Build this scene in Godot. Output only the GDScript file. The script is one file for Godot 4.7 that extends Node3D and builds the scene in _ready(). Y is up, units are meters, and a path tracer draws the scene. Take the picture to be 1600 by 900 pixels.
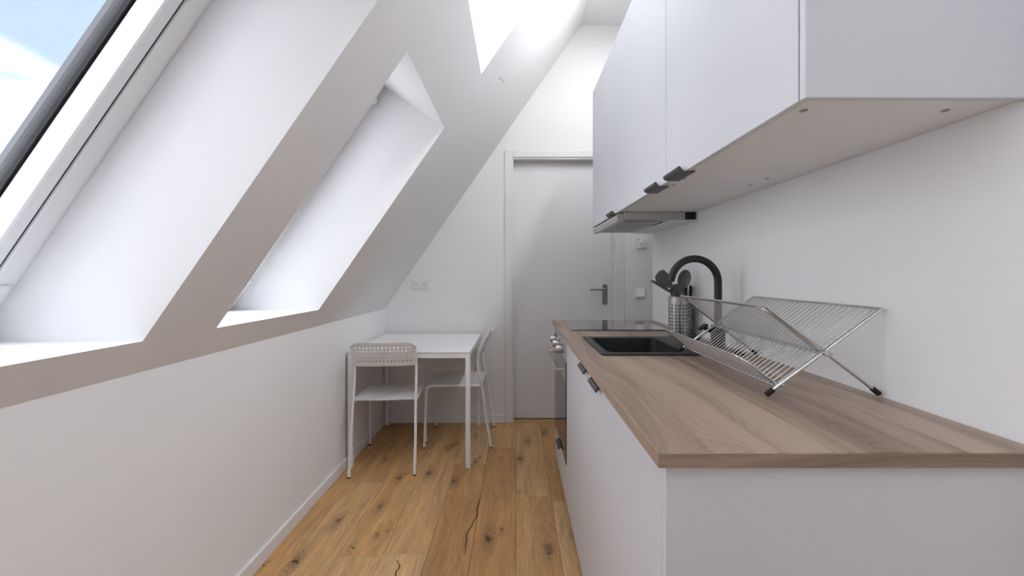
extends Node3D

# ---------------------------------------------------------------- constants
const FOCAL := 622.0            # focal length in pixels of a 1600x900 frame
const EYE := 1.2                # lens height
const BACK := 3.231             # depth of the back wall (depth = -z)
const LEFT := -1.06             # knee wall
const KNEE := 0.924             # its height
const RISE := 1.45              # slope of the roof
const TOP := 3.22               # flat ceiling
const RIGHT := 0.89             # kitchen wall
const REAR := -1.6              # depth of the wall behind the camera
const FARX := 1.6               # outer right wall
const REVEAL := 0.357

var M := {}
var taken := {}

# ---------------------------------------------------------------- mesh builder
class MB:
	var v := PackedVector3Array()
	var n := PackedVector3Array()
	var t := PackedVector2Array()
	func tri(a: Vector3, b: Vector3, c: Vector3, na: Vector3, nb: Vector3, nc: Vector3, ua := Vector2.ZERO, ub := Vector2.ZERO, uc := Vector2.ZERO) -> void:
		if (b - a).cross(c - a).dot(na + nb + nc) > 0.0:
			v.append_array([a, c, b]); n.append_array([na, nc, nb]); t.append_array([ua, uc, ub])
		else:
			v.append_array([a, b, c]); n.append_array([na, nb, nc]); t.append_array([ua, ub, uc])
	func quad(a: Vector3, b: Vector3, c: Vector3, d: Vector3, m: Vector3, ua := Vector2.ZERO, ub := Vector2.ZERO, uc := Vector2.ZERO, ud := Vector2.ZERO) -> void:
		tri(a, b, c, m, m, m, ua, ub, uc)
		tri(a, c, d, m, m, m, ua, uc, ud)
	func quadn(a: Vector3, b: Vector3, c: Vector3, d: Vector3, na: Vector3, nb: Vector3, nc: Vector3, nd: Vector3) -> void:
		tri(a, b, c, na, nb, nc)
		tri(a, c, d, na, nc, nd)
	# box with corner points given by a basis, chamfered by b
	func block(o: Vector3, ex: Vector3, ey: Vector3, ez: Vector3, b := 0.0) -> void:
		# o is the centre, ex ey ez half extents
		var e := [ex, ey, ez]
		var u := [ex.normalized(), ey.normalized(), ez.normalized()]
		for i in 3:
			var j := (i + 1) % 3
			var k := (i + 2) % 3
			for s in [-1.0, 1.0]:
				var f: Vector3 = o + e[i] * s
				var a: Vector3 = e[j] - u[j] * b
				var c: Vector3 = e[k] - u[k] * b
				quad(f - a - c, f + a - c, f + a + c, f - a + c, u[i] * s)
		if b <= 0.0:
			return
		for i in 3:
			var j := (i + 1) % 3
			var k := (i + 2) % 3
			for s in [-1.0, 1.0]:
				for r in [-1.0, 1.0]:
					var l: Vector3 = e[k] - u[k] * b
					var p: Vector3 = o + e[i] * s + (e[j] - u[j] * b) * r
					var q: Vector3 = o + (e[i] - u[i] * b) * s + e[j] * r
					quad(p - l, p + l, q + l, q - l, (u[i] * s + u[j] * r).normalized())
		for s in [-1.0, 1.0]:
			for r in [-1.0, 1.0]:
				for w in [-1.0, 1.0]:
					var a: Vector3 = o + e[0] * s + (e[1] - u[1] * b) * r + (e[2] - u[2] * b) * w
					var c: Vector3 = o + (e[0] - u[0] * b) * s + e[1] * r + (e[2] - u[2] * b) * w
					var d: Vector3 = o + (e[0] - u[0] * b) * s + (e[1] - u[1] * b) * r + e[2] * w
					var m: Vector3 = (u[0] * s + u[1] * r + u[2] * w).normalized()
					tri(a, c, d, m, m, m)
	# axis box: x range, y range, depth range
	func box(x0: float, x1: float, y0: float, y1: float, d0: float, d1: float, b := 0.0) -> void:
		block(Vector3((x0 + x1) / 2, (y0 + y1) / 2, -(d0 + d1) / 2), Vector3((x1 - x0) / 2, 0, 0), Vector3(0, (y1 - y0) / 2, 0), Vector3(0, 0, (d1 - d0) / 2), b)
	# round bar along a list of points
	func tube(p: Array, r: float, seg := 10, caps := true, radii := []) -> void:
		var rings := []
		var norms := []
		var prev := Vector3.ZERO
		for i in p.size():
			var d: Vector3 = ((p[mini(i + 1, p.size() - 1)] as Vector3) - (p[maxi(i - 1, 0)] as Vector3)).normalized()
			var s := prev
			if i == 0:
				s = d.cross(Vector3.UP if absf(d.y) < 0.9 else Vector3.RIGHT).normalized()
			s = (s - d * s.dot(d)).normalized()
			prev = s
			var w := d.cross(s)
			var ring := []
			var nn := []
			var rr: float = radii[i] if radii.size() else r
			for k in seg:
				var a := TAU * k / seg
				var m := s * cos(a) + w * sin(a)
				ring.append((p[i] as Vector3) + m * rr)
				nn.append(m)
			rings.append(ring)
			norms.append(nn)
		for i in p.size() - 1:
			for k in seg:
				var l := (k + 1) % seg
				quadn(rings[i][k], rings[i][l], rings[i + 1][l], rings[i + 1][k], norms[i][k], norms[i][l], norms[i + 1][l], norms[i + 1][k])
		if caps:
			for e in [0, p.size() - 1]:
				var d: Vector3 = ((p[0] as Vector3) - (p[1] as Vector3)).normalized() if e == 0 else ((p[e] as Vector3) - (p[e - 1] as Vector3)).normalized()
				for k in seg:
					tri(p[e], rings[e][k], rings[e][(k + 1) % seg], d, d, d)
	# turned shape: profile of (radius, height along the axis), flat-shaded across the profile, smooth around
	func lathe(o: Vector3, ax: Vector3, prof: Array, seg := 24) -> void:
		var s := ax.cross(Vector3.UP if absf(ax.y) < 0.9 else Vector3.RIGHT).normalized()
		var w := ax.cross(s)
		for i in prof.size() - 1:
			var a: Vector2 = prof[i]
			var b: Vector2 = prof[i + 1]
			var m2 := Vector2(b.y - a.y, a.x - b.x).normalized()
			for k in seg:
				var c := TAU * k / seg
				var e := TAU * (k + 1) / seg
				var rc := s * cos(c) + w * sin(c)
				var re := s * cos(e) + w * sin(e)
				var nc := (rc * m2.x + ax * m2.y).normalized()
				var ne := (re * m2.x + ax * m2.y).normalized()
				quadn(o + rc * a.x + ax * a.y, o + re * a.x + ax * a.y, o + re * b.x + ax * b.y, o + rc * b.x + ax * b.y, nc, ne, ne, nc)
	# closed profile (in a plane given by two axes) pushed along a vector
	func prism(prof: Array, o: Vector3, ax: Vector3, ay: Vector3, push: Vector3) -> void:
		var pts := PackedVector2Array(prof)
		var area := 0.0
		for i in pts.size():
			area += pts[i].cross(pts[(i + 1) % pts.size()])
		var k := 1.0 if area > 0 else -1.0
		for i in pts.size():
			var a := pts[i]
			var b := pts[(i + 1) % pts.size()]
			var m2 := Vector2(b.y - a.y, a.x - b.x).normalized() * k
			var m := ax * m2.x + ay * m2.y
			var pa := o + ax * a.x + ay * a.y
			var pb := o + ax * b.x + ay * b.y
			quad(pa, pb, pb + push, pa + push, m)
		var idx := Geometry2D.triangulate_polygon(pts)
		var d := push.normalized()
		for i in range(0, idx.size(), 3):
			var q := []
			for j in 3:
				q.append(o + ax * pts[idx[i + j]].x + ay * pts[idx[i + j]].y)
			tri(q[0], q[1], q[2], -d, -d, -d)
			tri(q[0] + push, q[1] + push, q[2] + push, d, d, d)
	# loops of equal point count joined to a skin, flat across
	func skin(loops: Array, inside: Vector3, out := 1.0) -> void:
		for i in loops.size() - 1:
			var c: int = loops[i].size()
			for k in c:
				var a: Vector3 = loops[i][k]
				var b: Vector3 = loops[i][(k + 1) % c]
				var e: Vector3 = loops[i + 1][(k + 1) % c]
				var d: Vector3 = loops[i + 1][k]
				var m := (e - a).cross(d - b).normalized()
				if m.dot((a + b + e + d) / 4.0 - inside) * out < 0:
					m = -m
				quad(a, b, e, d, m)
	func fan(loop: Array, m: Vector3) -> void:
		var c := Vector3.ZERO
		for p in loop:
			c += p
		c /= loop.size()
		for k in loop.size():
			tri(c, loop[k], loop[(k + 1) % loop.size()], m, m, m)
	# sheet with rows of holes; f maps (u, v) in 0..1 to a point
	func perforated(nu: int, nv: int, f: Callable, thick: float, ratio: float, keep: Callable) -> void:
		var at := func(u: float, w: float) -> Array:
			var p: Vector3 = f.call(u, w)
			var du: Vector3 = (f.call(u + 0.002, w) as Vector3) - (f.call(u - 0.002, w) as Vector3)
			var dv: Vector3 = (f.call(u, w + 0.002) as Vector3) - (f.call(u, w - 0.002) as Vector3)
			return [p, du.cross(dv).normalized()]
		var ring := [Vector2(-1, -1), Vector2(0, -1), Vector2(1, -1), Vector2(1, 0), Vector2(1, 1), Vector2(0, 1), Vector2(-1, 1), Vector2(-1, 0)]
		for i in nu:
			for j in nv:
				var c := Vector2((i + 0.5) / nu, (j + 0.5) / nv)
				var h := Vector2(0.5 / nu, 0.5 / nv)
				var hole: bool = keep.call(i, j)
				var outer := []
				var inner := []
				for r in ring:
					outer.append(at.call(c.x + r.x * h.x, c.y + r.y * h.y))
					var rn: Vector2 = (r as Vector2).normalized() * ratio
					inner.append(at.call(c.x + rn.x * h.x, c.y + rn.y * h.y))
				if not hole:
					for s in [0.5, -0.5]:
						var q := []
						for k in [0, 2, 4, 6]:
							q.append((outer[k][0] as Vector3) + (outer[k][1] as Vector3) * thick * s)
						quadn(q[0], q[1], q[2], q[3], outer[0][1] * signf(s), outer[2][1] * signf(s), outer[4][1] * signf(s), outer[6][1] * signf(s))
				else:
					for k in 8:
						var l := (k + 1) % 8
						for s in [0.5, -0.5]:
							var a: Vector3 = outer[k][0] + outer[k][1] * thick * s
							var b: Vector3 = outer[l][0] + outer[l][1] * thick * s
							var e: Vector3 = inner[l][0] + inner[l][1] * thick * s
							var d: Vector3 = inner[k][0] + inner[k][1] * thick * s
							quadn(a, b, e, d, outer[k][1] * signf(s), outer[l][1] * signf(s), inner[l][1] * signf(s), inner[k][1] * signf(s))
						var mid: Vector3 = at.call(c.x, c.y)[0]
						var p: Vector3 = inner[k][0]
						var q: Vector3 = inner[l][0]
						var o: Vector3 = inner[k][1] * thick * 0.5
						quad(p + o, q + o, q - o, p - o, (mid - (p + q) / 2.0).normalized())
		# rim of the sheet
		for e in 4:
			var count := nu if e % 2 == 0 else nv
			for k in count:
				var g := func(x: float) -> Vector2:
					return [Vector2(x, 0), Vector2(1, x), Vector2(x, 1), Vector2(0, x)][e]
				var ua: Vector2 = g.call(float(k) / count)
				var ub: Vector2 = g.call(float(k + 1) / count)
				var pa: Array = at.call(ua.x, ua.y)
				var pb: Array = at.call(ub.x, ub.y)
				var inw: Array = at.call(lerpf(ua.x, 0.5, 0.1), lerpf(ua.y, 0.5, 0.1))
				var m: Vector3 = ((pa[0] as Vector3) - (inw[0] as Vector3)).normalized()
				quad(pa[0] + pa[1] * thick / 2, pb[0] + pb[1] * thick / 2, pb[0] - pb[1] * thick / 2, pa[0] - pa[1] * thick / 2, m)
	func mesh(shift := Vector3.ZERO) -> ArrayMesh:
		var a := []
		a.resize(Mesh.ARRAY_MAX)
		var w := v
		if shift != Vector3.ZERO:
			w = PackedVector3Array()
			for p in v:
				w.append(p - shift)
		a[Mesh.ARRAY_VERTEX] = w
		a[Mesh.ARRAY_NORMAL] = n
		a[Mesh.ARRAY_TEX_UV] = t
		var m := ArrayMesh.new()
		m.add_surface_from_arrays(Mesh.PRIMITIVE_TRIANGLES, a)
		return m

# ---------------------------------------------------------------- object helpers
func numbered(called: String) -> String:
	taken[called] = taken.get(called, -1) + 1
	return called if taken[called] == 0 else "%s_%03d" % [called, taken[called]]

func describe(o: Node3D, label: String, category: String, group := "") -> void:
	o.set_meta("label", label)
	o.set_meta("category", category)
	if group:
		o.set_meta("group", group)

func thing(called: String, label: String, category: String, at: Vector3, group := "") -> Node3D:
	var o := Node3D.new()
	o.name = numbered(called)
	add_child(o, true)
	o.position = at
	describe(o, label, category, group)
	return o

func setting(called: String, at := Vector3.ZERO) -> Node3D:
	var o := Node3D.new()
	o.name = called
	add_child(o, true)
	o.position = at
	o.set_meta("kind", "structure")
	return o

# a mesh drawn in world coordinates, hung under a thing (or a part of it)
func part(parent: Node3D, called: String, mb: MB, m: Material, label := "") -> MeshInstance3D:
	var o := MeshInstance3D.new()
	o.name = called
	o.mesh = mb.mesh(parent.global_position if parent != self else Vector3.ZERO)
	o.material_override = m
	parent.add_child(o, true)
	if label:
		o.set_meta("label", label)
	return o

func structure(called: String, mb: MB, m: Material) -> MeshInstance3D:
	var o := part(self, called, mb, m)
	o.set_meta("kind", "structure")
	return o

func mat(c: Color, rough := 0.5, metal := 0.0, spec := 0.5) -> StandardMaterial3D:
	var m := StandardMaterial3D.new()
	m.albedo_color = c
	m.roughness = rough
	m.metallic = metal
	m.metallic_specular = spec
	return m

func noise(sd: int, freq: float, oct := 3) -> FastNoiseLite:
	var f := FastNoiseLite.new()
	f.seed = sd
	f.noise_type = FastNoiseLite.TYPE_SIMPLEX_SMOOTH
	f.frequency = freq
	f.fractal_octaves = oct
	return f

# point on the sloped side: s up the slope, n outwards, d depth
func slope(s: float, n: float, d: float) -> Vector3:
	var l := sqrt(1.0 + RISE * RISE)
	return Vector3(LEFT + (s - n * RISE) / l, KNEE + (s * RISE + n) / l, -d)

func slope_box(mb: MB, s0: float, s1: float, n0: float, n1: float, d0: float, d1: float, b := 0.0) -> void:
	var l := sqrt(1.0 + RISE * RISE)
	mb.block(slope((s0 + s1) / 2, (n0 + n1) / 2, (d0 + d1) / 2), Vector3(1, RISE, 0) / l * (s1 - s0) / 2, Vector3(-RISE, 1, 0) / l * (n1 - n0) / 2, Vector3(0, 0, (d1 - d0) / 2), b)

func slope_ring(mb: MB, s0: float, s1: float, d0: float, d1: float, w: float, n0: float, n1: float, b := 0.0) -> void:
	slope_box(mb, s0, s1, n0, n1, d0, d0 + w, b)
	slope_box(mb, s0, s1, n0, n1, d1 - w, d1, b)
	slope_box(mb, s0, s0 + w, n0, n1, d0 + w, d1 - w, b)
	slope_box(mb, s1 - w, s1, n0, n1, d0 + w, d1 - w, b)

# ---------------------------------------------------------------- textures
func oak_texture(knots: Array, count: int) -> ImageTexture:
	var w := 160
	var h := 1024
	var im := Image.create(w * count, h, false, Image.FORMAT_RGB8)
	var fine := noise(3, 0.05, 2)
	var wave := noise(5, 0.02, 2)
	var broad := noise(8, 0.012, 2)
	var pore := noise(11, 0.4, 1)
	var base_tones := [Color(0.80, 0.64, 0.45), Color(0.76, 0.59, 0.395), Color(0.84, 0.685, 0.495), Color(0.745, 0.565, 0.37), Color(0.80, 0.645, 0.455), Color(0.78, 0.61, 0.415)]
	for p in count:
		var base: Color = base_tones[p % base_tones.size()]
		var own: Array = knots[p] if p < knots.size() else []
		for y in h:
			for x in w:
				var xm := float(x)
				var ym := y * 1.58          # both now in the same scale (1.19 mm)
				var push := 0.0
				var dark := 0.0
				for k in own:
					var dx: float = xm - k[0] * w
					var dy: float = (ym - k[1] * h * 1.58)
					if absf(dy) < 150.0:
						var r2: float = dx * dx + dy * dy * 0.16
						push += k[2] * 14.0 * signf(dx) * exp(-r2 / (k[2] * k[2] * 900.0))
						if r2 < 4900.0:
							var jag := wave.get_noise_2d(xm * 5.0 + p * 91.0, ym * 2.4) * 13.0 + fine.get_noise_2d(xm * 5.0, ym * 1.2 + p * 33.0) * 7.0
							dark = maxf(dark, k[3] * clampf(1.25 - (sqrt(dx * dx + dy * dy * 0.5) + jag) / (k[2] * 11.0), 0.0, 1.0))
							dark = maxf(dark, k[3] * 0.3 * clampf(1.2 - (sqrt(dx * dx + dy * dy * 0.10) + jag * 1.3) / (k[2] * 22.0), 0.0, 1.0))
				var xx := xm - push + p * 400.0
				var g := fine.get_noise_2d(xx * 2.6, ym * 0.10)
				var b := broad.get_noise_2d(xx * 1.6, ym * 0.16 + p * 57.0)
				var r := sin((xx * 0.11 + wave.get_noise_2d(xx * 0.5, ym * 0.14) * 5.5) * 2.0)
				var q := pore.get_noise_2d(xx * 1.5, ym * 0.05)
				var k2 := 1.0 + 0.065 * g + 0.10 * b + 0.03 * r - (0.045 if q > 0.45 else 0.0)
				var c := Color(base.r * k2, base.g * (k2 - 0.012 * b), base.b * (k2 - 0.05 * b - 0.02 * r))
				c = c.lerp(Color(0.23, 0.16, 0.11), clampf(dark, 0.0, 0.92))
				im.set_pixel(p * w + x, y, c)
	# open cracks in two boards
	for k in [[3, 0.955, 0.02, 0.80, 0.22], [2, 0.44, 0.02, 0.52, 0.10]]:
		for i in 260:
			var f := i / 260.0
			var y := int((k[2] + k[4] * f) * h)
			var x := int(k[0] * w + (k[1] + (k[3] - k[1]) * f) * w + wave.get_noise_2d(i * 0.6, 40.0) * 12.0) if k[0] == 3 else int(k[0] * w + (k[1] + (k[3] - k[1]) * f) * w + wave.get_noise_2d(i * 0.6, 90.0) * 12.0)
			var half := 2 if sin(f * PI) > 0.35 else 1
			for q in range(-half, half + 1):
				im.set_pixel(clampi(x + q, k[0] * w, k[0] * w + w - 1), clampi(y, 0, h - 1), Color(0.22, 0.14, 0.08) if absi(q) < half else Color(0.42, 0.29, 0.18))
	return ImageTexture.create_from_image(im)

func walnut_texture() -> ImageTexture:
	var w := 560
	var h := 1400
	var im := Image.create(w, h, false, Image.FORMAT_RGB8)
	var broad := noise(21, 0.006, 3)
	var warp := noise(22, 0.004, 2)
	var fine := noise(23, 0.06, 2)
	var stave := noise(24, 0.01, 1)
	var a := Color(0.70, 0.61, 0.53)
	var b := Color(0.43, 0.35, 0.29)
	for y in h:
		for x in w:
			var wx := warp.get_noise_2d(x * 0.8, y * 0.30)
			var xs := x + 60.0 * wx
			var board := floorf((x + 12.0) / 92.0)
			var xo := xs + board * 311.0
			var s := 0.5 + 0.5 * broad.get_noise_2d(xo * 2.2, y * 0.10 + board * 190.0)
			var phase := xo * 0.10 + 16.0 * broad.get_noise_2d(xo * 0.45, y * 0.20 + board * 77.0)
			var ring := fposmod(phase, 1.0)
			ring = ring * ring * smoothstep(1.0, 0.86, ring)
			var f := fine.get_noise_2d(xs * 3.0, y * 0.09)
			var bt := stave.get_noise_2d(board * 173.0, 3.0)
			var k := clampf(0.30 + 0.95 * (s - 0.5) + 0.34 * ring * clampf(s * 1.6 - 0.2, 0.0, 1.0) + 0.16 * f + 0.30 * bt, 0.0, 1.0)
			im.set_pixel(x, y, a.lerp(b, k))
	return ImageTexture.create_from_image(im)

func sky_texture() -> ImageTexture:
	var w := 768
	var h := 384
	var im := Image.create(w, h, false, Image.FORMAT_RGBF)
	var f := noise(190, 1.7, 5)
	for y in h:
		var el := (0.5 - (y + 0.5) / h) * PI
		for x in w:
			var az := (x + 0.5) / w * TAU
			var d := Vector3(sin(az) * cos(el), sin(el), -cos(az) * cos(el))
			var cl := clampf(0.52 + 1.9 * f.get_noise_3d(d.x, d.y * 2.4, d.z) + 0.3 * (1.0 - smoothstep(0.0, 0.35, absf(d.y))), 0.0, 1.0)
			cl = cl * cl * (3.0 - 2.0 * cl)
			var c := Color(0.112, 0.152, 0.225).lerp(Color(0.98, 1.0, 1.05), cl)
			im.set_pixel(x, y, c)
	return ImageTexture.create_from_image(im)

# ---------------------------------------------------------------- scene
func _ready() -> void:
	# camera
	var cam := Camera3D.new()
	cam.name = "camera"
	cam.projection = Camera3D.PROJECTION_FRUSTUM
	cam.near = 0.05
	cam.far = 200.0
	cam.size = 900.0 / FOCAL * cam.near
	cam.frustum_offset = Vector2(-6.0, -21.0) / FOCAL * cam.near
	cam.position = Vector3(0, EYE, 0)
	add_child(cam)
	cam.current = true
	# sky and exposure
	var env := Environment.new()
	env.background_mode = Environment.BG_SKY
	env.sky = Sky.new()
	var pano := PanoramaSkyMaterial.new()
	pano.panorama = sky_texture()
	pano.energy_multiplier = 5.1
	env.sky.sky_material = pano
	env.tonemap_mode = Environment.TONE_MAPPER_LINEAR
	env.tonemap_exposure = 1.06
	env.sdfgi_enabled = true
	env.ssao_enabled = true
	env.ssil_enabled = true
	var we := WorldEnvironment.new()
	we.name = "environment"
	we.environment = env
	add_child(we)

	materials()
	room()
	windows()
	door()
	floor_boards()
	added_ceiling_lamps()
	base_cabinets()
	worktop()
	oven()
	wall_cabinets()
	hood()
	sink()
	faucet()
	cooktop()
	cutlery()
	dish_rack()
	table()
	chairs()
	electrics()

func materials() -> void:
	M.plaster = mat(Color(0.952, 0.95, 0.952), 0.9, 0.0, 0.3)
	M.white = mat(Color(0.94, 0.94, 0.945), 0.4)
	M.cabinet = mat(Color(0.875, 0.88, 0.90), 0.42)
	M.carcass = mat(Color(0.95, 0.952, 0.95), 0.5)
	M.paint = mat(Color(0.94, 0.94, 0.945), 0.35)
	M.doorpaint = mat(Color(0.92, 0.918, 0.922), 0.45)
	M.steel = mat(Color(0.78, 0.78, 0.77), 0.3, 1.0)
	M.brushed = mat(Color(0.74, 0.74, 0.73), 0.38, 1.0)
	M.chrome = mat(Color(0.84, 0.84, 0.84), 0.24, 1.0)
	M.dark = mat(Color(0.33, 0.33, 0.345), 0.4, 0.3)
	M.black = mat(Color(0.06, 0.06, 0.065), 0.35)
	M.matte = mat(Color(0.13, 0.13, 0.135), 0.45)
	M.nylon = mat(Color(0.35, 0.35, 0.36), 0.5)
	M.composite = mat(Color(0.15, 0.145, 0.14), 0.5)
	M.rubber = mat(Color(0.1, 0.1, 0.1), 0.8)
	M.hob = mat(Color(0.36, 0.37, 0.36), 0.03, 0.6, 0.7)
	M.hob.clearcoat_enabled = true
	M.hob.clearcoat = 1.0
	M.hob.clearcoat_roughness = 0.02
	M.ovenglass = mat(Color(0.12, 0.12, 0.125), 0.03, 0.0, 0.7)
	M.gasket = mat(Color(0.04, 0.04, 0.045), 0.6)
	M.cladding = mat(Color(0.30, 0.31, 0.33), 0.45, 0.5)
	M.zinc = mat(Color(0.62, 0.62, 0.63), 0.4, 1.0)
	M.hook = mat(Color(0.6, 0.6, 0.6), 0.4, 1.0)
	var g := mat(Color(1, 1, 1, 0.06), 0.0)
	g.transparency = BaseMaterial3D.TRANSPARENCY_ALPHA
	M.glass = g
	var o := mat(Color.WHITE, 0.5)
	o.metallic_specular = 0.4
	M.oak = o
	var w := mat(Color.WHITE, 0.36)
	w.albedo_texture = walnut_texture()
	M.walnut = w
	var added_glow := mat(Color(0.95, 0.95, 0.93), 0.5)  # emissive diffuser material of the added fill lamps
	added_glow.emission_enabled = true
	added_glow.emission = Color(1.0, 0.98, 0.95)
	added_glow.emission_energy_multiplier = 1.5
	M.added_glow = added_glow

func room() -> void:
	var m := MB.new()
	m.box(LEFT - 0.2, LEFT, -0.15, KNEE, REAR, BACK)
	structure("wall_left", m, M.plaster)
	m = MB.new()
	# back wall round the door opening (x -0.031 .. 0.805, height 2.15)
	m.box(-2.2, -0.031, -0.15, TOP + 0.9, BACK, BACK + 0.2)
	m.box(0.805, FARX + 0.2, -0.15, TOP + 0.9, BACK, BACK + 0.2)
	m.box(-0.031, 0.805, 2.15, TOP + 0.9, BACK, BACK + 0.2)
	structure("wall_back", m, M.plaster)
	m = MB.new()
	m.box(RIGHT, FARX + 0.2, -0.15, TOP, REAR, 2.59)
	structure("wall_right", m, M.plaster)
	m = MB.new()
	m.box(FARX, FARX + 0.2, -0.15, TOP, 2.59, BACK)
	structure("wall_far_right", m, M.plaster)
	m = MB.new()
	m.box(-2.2, FARX + 0.2, -0.15, TOP + 0.9, REAR - 0.2, REAR)
	structure("wall_rear", m, M.plaster)
	m = MB.new()
	m.box(0.5226, FARX + 0.2, TOP, TOP + 0.2, REAR, BACK)
	structure("ceiling", m, M.plaster)
	m = MB.new()
	m.box(-0.5, 1.2, -0.15, 2.4, BACK + 0.2, BACK + 0.3)  # panel added behind the door leaf to block sky leaking under it
	structure("sky_block_panel", m, M.plaster)
	# baseboards
	m = MB.new()
	m.box(LEFT, LEFT + 0.013, 0.0, 0.062, REAR, BACK, 0.002)
	structure("baseboard_left", m, M.paint)
	m = MB.new()
	m.box(LEFT + 0.013, -0.096, 0.0, 0.06, BACK - 0.013, BACK, 0.002)
	structure("baseboard_back", m, M.paint)
	m = MB.new()
	m.box(0.885, FARX, 0.0, 0.06, BACK - 0.013, BACK, 0.002)
	structure("baseboard_hall", m, M.paint)

func windows() -> void:
	var holes := []
	for c in 3:
		var d1 := 2.003 - 0.945 * c
		holes.append([d1 - 0.684, d1, 0.12, 1.233])
		holes.append([d1 - 0.684, d1, 1.56, 2.60])
	# the sloped side: inner face, outer face, reveals
	var m := MB.new()
	var l := sqrt(1.0 + RISE * RISE)
	var inward := Vector3(RISE, -1, 0) / l
	for side in 2:
		var nn := 0.0 if side == 0 else 0.46
		var ds := [REAR, BACK]
		var ss := [-0.35, 2.80] if side == 0 else [-0.35, 3.3]
		for h in holes:
			ds.append_array([h[0], h[1]])
			ss.append_array([h[2] if side == 0 else h[2] - REVEAL / RISE, h[3]])
		ds.sort()
		ss.sort()
		for i in ds.size() - 1:
			for j in ss.size() - 1:
				if ds[i + 1] - ds[i] < 1e-4 or ss[j + 1] - ss[j] < 1e-4:
					continue
				var cd: float = (ds[i] + ds[i + 1]) / 2
				var cs: float = (ss[j] + ss[j + 1]) / 2
				var open := false
				for h in holes:
					var lo: float = h[2] if side == 0 else h[2] - REVEAL / RISE
					if cd > h[0] and cd < h[1] and cs > lo and cs < h[3]:
						open = true
				if not open:
					m.quad(slope(ss[j], nn, ds[i]), slope(ss[j + 1], nn, ds[i]), slope(ss[j + 1], nn, ds[i + 1]), slope(ss[j], nn, ds[i + 1]), inward if side == 0 else -inward)
	for h in holes:
		var q := [[h[2], h[3]], [h[2] - (REVEAL + 0.004) / RISE, h[3]], [h[2] - (REVEAL + 0.004) / RISE, h[3]]]
		var n1 := REVEAL + 0.004
		for e in [[0, 1.0], [1, -1.0]]:
			m.quad(slope(h[2], 0, h[e[0]]), slope(h[3], 0, h[e[0]]), slope(h[3], n1, h[e[0]]), slope(q[1][0], n1, h[e[0]]), Vector3(0, 0, -e[1]))
		m.quad(slope(h[3], 0, h[0]), slope(h[3], 0, h[1]), slope(h[3], n1, h[1]), slope(h[3], n1, h[0]), Vector3(-1, -RISE, 0) / l)
		m.quad(slope(h[2], 0, h[0]), slope(h[2], 0, h[1]), slope(q[1][0], n1, h[1]), slope(q[1][0], n1, h[0]), Vector3.UP)
		# outer part of the shaft
		for e in [[0, 1.0], [1, -1.0]]:
			m.quad(slope(q[1][0], n1, h[e[0]]), slope(h[3], n1, h[e[0]]), slope(h[3], 0.46, h[e[0]]), slope(q[1][0], 0.46, h[e[0]]), Vector3(0, 0, -e[1]))
		for e in [[q[1][0], 1.0], [h[3], -1.0]]:
			m.quad(slope(e[0], n1, h[0]), slope(e[0], n1, h[1]), slope(e[0], 0.46, h[1]), slope(e[0], 0.46, h[0]), Vector3(1, RISE, 0) / l * e[1])
	structure("wall_slope", m, M.plaster)
	# the windows in it
	for k in holes.size():
		var h: Array = holes[k]
		var s0: float = h[2] - REVEAL / RISE + 0.004
		var s1: float = h[3] - 0.004
		var d0: float = h[0] + 0.008
		var d1: float = h[1] - 0.008
		var o := setting("window_%d" % (k + 1), slope(s0, REVEAL, (d0 + d1) / 2))
		m = MB.new()
		slope_ring(m, s0, s1, d0, d1, 0.046, REVEAL, 0.45, 0.002)
		slope_ring(m, s0 - 0.004, s1 + 0.004, d0 - 0.008, d1 + 0.008, 0.012, REVEAL + 0.004, 0.43)
		part(o, "window_frame", m, M.paint)
		m = MB.new()
		var i := 0.049
		slope_ring(m, s0 + i, s1 - i, d0 + i, d1 - i, 0.034, REVEAL + 0.004, 0.425, 0.004)
		part(o, "sash", m, M.paint)
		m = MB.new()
		slope_ring(m, s0 + 0.046, s1 - 0.046, d0 + 0.046, d1 - 0.046, 0.003, REVEAL + 0.008, 0.40)  # black strip set in the sash gap in place of its shade
		part(o, "gap_shade_strip", m, M.gasket, "black strip standing in for the shade in the sash gap")
		i += 0.027
		m = MB.new()
		slope_ring(m, s0 + i, s1 - i, d0 + i, d1 - i, 0.012, 0.425, 0.432, 0.001)
		part(o, "gasket", m, M.gasket, "black rubber gasket")
		m = MB.new()
		slope_box(m, s0 + i, s1 - i, 0.4325, 0.4365, d0 + i, d1 - i)
		part(o, "pane", m, M.glass)
		m = MB.new()
		slope_ring(m, s0 - 0.06, s1 + 0.05, d0 - 0.07, d1 + 0.07, 0.07 + 0.049 + 0.034, 0.462, 0.485, 0.004)
		part(o, "cladding", m, M.cladding, "grey outer cladding")
		m = MB.new()
		slope_box(m, s1 - 0.11, s1 - 0.075, REVEAL - 0.018, REVEAL, d1 - 0.035, d1 - 0.012, 0.003)
		part(o, "blind_bracket", m, M.white)
		m = MB.new()
		slope_box(m, s0 + 0.16, s0 + 0.18, REVEAL - 0.012, REVEAL, d1 - 0.03, d1 - 0.012, 0.003)
		part(o, "blind_bracket", m, M.white)
		m = MB.new()
		slope_box(m, s1 - 0.04, s1 - 0.015, REVEAL - 0.03, REVEAL - 0.01, d0 + 0.1, d1 - 0.1, 0.005)
		part(o, "vent_bar", m, M.paint)

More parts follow.
